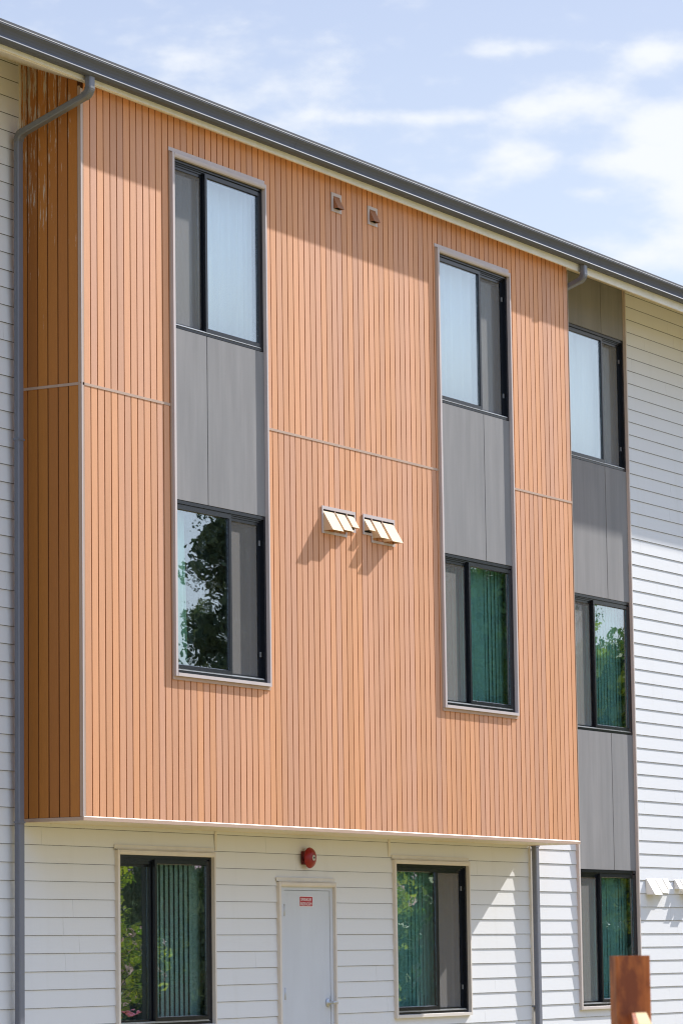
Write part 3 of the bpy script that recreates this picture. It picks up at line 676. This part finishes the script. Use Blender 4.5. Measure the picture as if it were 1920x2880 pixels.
q = MB(); oriented(q, PD, rdir, rn, .001, 2.398, -.010, .0035, CL.z-.36, CL.z-.243, 0); q.build('rail_shade_side', M_CEDAR, PO)  # dark strip stands in for the rail's shaded left side

# ------------------------------------------------------------------ garden seen only mirrored in the panes, and added sky-blocking conifers
def leaf_mat(name, a, b2):
    M, t, b = newmat(name); g_ = nd(t, 'ShaderNodeNewGeometry'); c = mixc(t, g_.outputs['Random Per Island'], a, b2); t.links.new(c, b.inputs['Base Color']); b.inputs['Roughness'].default_value = .6
    tl = nd(t, 'ShaderNodeBsdfTranslucent'); t.links.new(c, tl.inputs[0]); mx = nd(t, 'ShaderNodeMixShader'); mx.inputs[0].default_value = .4
    t.links.new(b.outputs[0], mx.inputs[1]); t.links.new(tl.outputs[0], mx.inputs[2]); t.links.new(mx.outputs[0], t.nodes['Material Output'].inputs[0]); return M
L_DARK = leaf_mat('dark_conifer_foliage', (.035, .065, .028), (.13, .155, .065)); L_GREEN = leaf_mat('green_foliage', (.04, .09, .015), (.12, .20, .03)); L_LIME = leaf_mat('yellow_green_foliage', (.10, .20, .01), (.38, .42, .03)); L_PINK = leaf_mat('pink_blossom', (.55, .30, .33), (.75, .55, .55))
M_BARK = painted('rough_bark', (.10, .07, .05), .9, .3)
def tree(x, y, h, rad, kind, seed, name, label, nleaf, leaf, mats, low=.12, grp='garden trees facing the building'):
    rg = random.Random(seed); root = empty(name, (x, y, GZ), label, 'tree', grp); base = Vector((x, y, GZ)); tk = MB(); tips = []
    path = [base+Vector((rg.uniform(-.04, .04)*h*k/8, rg.uniform(-.04, .04)*h*k/8, h*.93*k/8)) for k in range(9)]
    tk.tube(path, 0, 0, [h*.022*(1-k/9)+.015 for k in range(9)], 9)
    if kind == 'conifer':
        nb = 80
        for i in range(nb):
            f = low+(1-low)*i/nb; z = h*f; L = rad*(1-f)**.75*rg.uniform(.65, 1.15)+.15; a = rg.uniform(0, 2*math.pi); s_ = base+Vector((0, 0, z)); d_ = Vector((math.cos(a), math.sin(a), rg.uniform(-.1, .15)))
            pts = [s_+d_*L*t_+Vector((0, 0, -L*.22*t_*t_)) for t_ in (0, .35, .7, 1)]; tk.tube(pts, 0, 0, [.03, .022, .014, .006], 5)
            for t_ in (.25, .4, .55, .7, .85, 1): tips.append((s_+d_*L*t_+Vector((0, 0, -L*.22*t_*t_)), .16+.20*L*(1.05-t_)))
    else:
        for i in range(26):
            f = rg.uniform(.22, .8); s_ = base+Vector((0, 0, h*f)); a = rg.uniform(0, 2*math.pi); L = rad*rg.uniform(.5, 1.0)*(1-.35*abs(f-.5)*2); d_ = Vector((math.cos(a), math.sin(a), rg.uniform(.2, .9))).normalized()
            pts = [s_+d_*L*t_ for t_ in (0, .35, .7, 1)]; tk.tube(pts, 0, 0, [.05, .035, .02, .008], 5)
            for t_ in (.4, .6, .8, 1): tips.append((s_+d_*L*t_+Vector((rg.uniform(-.3, .3), rg.uniform(-.3, .3), rg.uniform(-.2, .3)))*rad*.3, rad*rg.uniform(.14, .24)))
    tk.build('trunk', M_BARK, root)
    per = nleaf//len(tips)
    for mi, (mat, share) in enumerate(mats):
        mb = MB()
        for c_, r_ in tips:
            for _ in range(int(per*share)):
                p = c_+Vector((rg.gauss(0, 1), rg.gauss(0, 1), rg.gauss(0, .8)))*r_*.75
                n_ = Vector((rg.gauss(0, 1), rg.gauss(0, 1), rg.gauss(.3, 1))).normalized(); u_ = n_.orthogonal().normalized(); w_ = n_.cross(u_); s_ = leaf*rg.uniform(.6, 1.3)
                if kind == 'conifer': u_ = Vector((rg.gauss(0, .3), rg.gauss(0, .3), -1)).normalized(); w_ = n_.cross(u_).normalized()
                mb.face([p-u_*s_, p+w_*s_*.5, p+u_*s_, p-w_*s_*.5])
        mb.build('crown' if mi == 0 else 'blossom', mat, root, fix=False)
def mirror_pt(Y, ang, dist):
    cx_, cy_ = CL.x, 2*Y-CL.y; a = math.radians(ang); return cx_+dist*math.cos(a), cy_-dist*math.sin(a)
for (Y, ang, dist, h, rad, kind, seed, nm, lb, nl, lf, mats) in [
    (0, 31.50, 58, 11.3, 1.4, 'conifer', 1, 'conifer_tree', 'dark drooping conifer mirrored in the lower left window of the timber bay', 9000, .11, [(L_DARK, 1)]),
    (0, 27.3, 62, 10.0, 3.8, 'broad', 2, 'broadleaf_tree', 'dark green broadleaf tree mirrored in the teal-blind window of the bay', 16000, .13, [(L_GREEN, 1)]),
    (.6, 25.7, 60, 7.0, 2.6, 'broad', 3, 'broadleaf_tree', 'light green broadleaf tree mirrored in the middle window of the panel strip', 14000, .13, [(L_LIME, .35), (L_GREEN, .65)]),
    (.6, 30.0, 47, 3.6, 1.9, 'broad', 4, 'blossom_tree', 'small yellow-green tree with pale blossoms mirrored in the window right of the door', 6000, .07, [(L_LIME, .9), (L_PINK, .08)]),
    (.6, 34.0, 46, 3.3, 1.2, 'broad', 5, 'blossom_tree', 'small yellow-green tree with pink blossoms mirrored in the window left of the door', 4500, .07, [(L_LIME, .85), (L_PINK, .12)]),
    (.6, 28.0, 75, 7.5, 4.2, 'broad', 6, 'broadleaf_tree', 'broad green tree farther back behind the garden', 7000, .22, [(L_GREEN, 1)]),
    (.6, 32.5, 80, 6.5, 4.4, 'broad', 7, 'broadleaf_tree', 'wide green tree at the back left of the garden', 7000, .22, [(L_GREEN, 1)]),
    (.6, 23.5, 72, 7.0, 3.8, 'broad', 8, 'broadleaf_tree', 'green tree at the right end of the garden', 7000, .22, [(L_GREEN, 1)]),
    ]:
    x, y = mirror_pt(Y, ang, dist); nm2 = nm
    tree(x, y, h, rad, kind, seed, nm, lb, nl, lf, mats)
tree(-9.2, -1.6, 11.5, 2.6, 'conifer', 21, 'conifer_tree', 'tall unseen conifer added left of the building front to block sky light', 9000, .20, [(L_DARK, 1)])  # out-of-view conifers added to cut sky light on the end face and siding
tree(-13.2, -3.2, 10.5, 2.8, 'conifer', 22, 'conifer_tree', 'second unseen conifer added farther left to block sky light', 9000, .20, [(L_DARK, 1)])
# dark clipped hedge along the back of the garden
hx0, hy0 = mirror_pt(.6, 38, 84); hx1, hy1 = mirror_pt(.6, 21, 84); rg = random.Random(5); hb = MB()
for _ in range(9000):
    t_ = rg.random(); p = Vector((hx0+(hx1-hx0)*t_, hy0+(hy1-hy0)*t_, GZ+rg.uniform(0, 1)*(3.0+.5*math.sin(t_*23)))) + Vector((rg.gauss(0, .4), rg.gauss(0, .4), 0)); n_ = Vector((rg.gauss(0, 1), rg.gauss(0, 1), rg.gauss(0, 1))).normalized(); u_ = n_.orthogonal().normalized(); w_ = n_.cross(u_); s_ = .35
    hb.face([p-u_*s_, p+w_*s_*.6, p+u_*s_, p-w_*s_*.6])
tag(hb.build('hedge', L_DARK, fix=False), 'long dark hedge closing off the garden opposite the building', 'hedge')
# pink rope slung between two stakes, mirrored low in the window left of the door
M_PINK = painted('pink_rope', (.85, .22, .28), .6)
pa = Vector((*mirror_pt(.6, 34.0, 40), 0)); pb = Vector((*mirror_pt(.6, 32.85, 40), 0))
rp = MB(); pts = []
for k in range(17):
    t_ = k/16; p = pa.lerp(pb, t_); p.z = -1.742-.05*math.sin(math.pi*t_)+.02*t_; pts.append(p)
rp.tube(pts, 0, 0, .014, 8); tag(rp.build('rope', M_PINK), 'slack pink rope slung between two short stakes', 'rope')
for i, p in enumerate((pa, pb)):
    tag(MB().tube([(p.x, p.y, GZ), (p.x, p.y, -1.70)], 0, 0, .02, 8).build('garden_stake', M_CEDAR), ('short wooden stake at the left end of the pink rope', 'short wooden stake at the right end of the pink rope')[i], 'stake', 'stakes holding the rope')
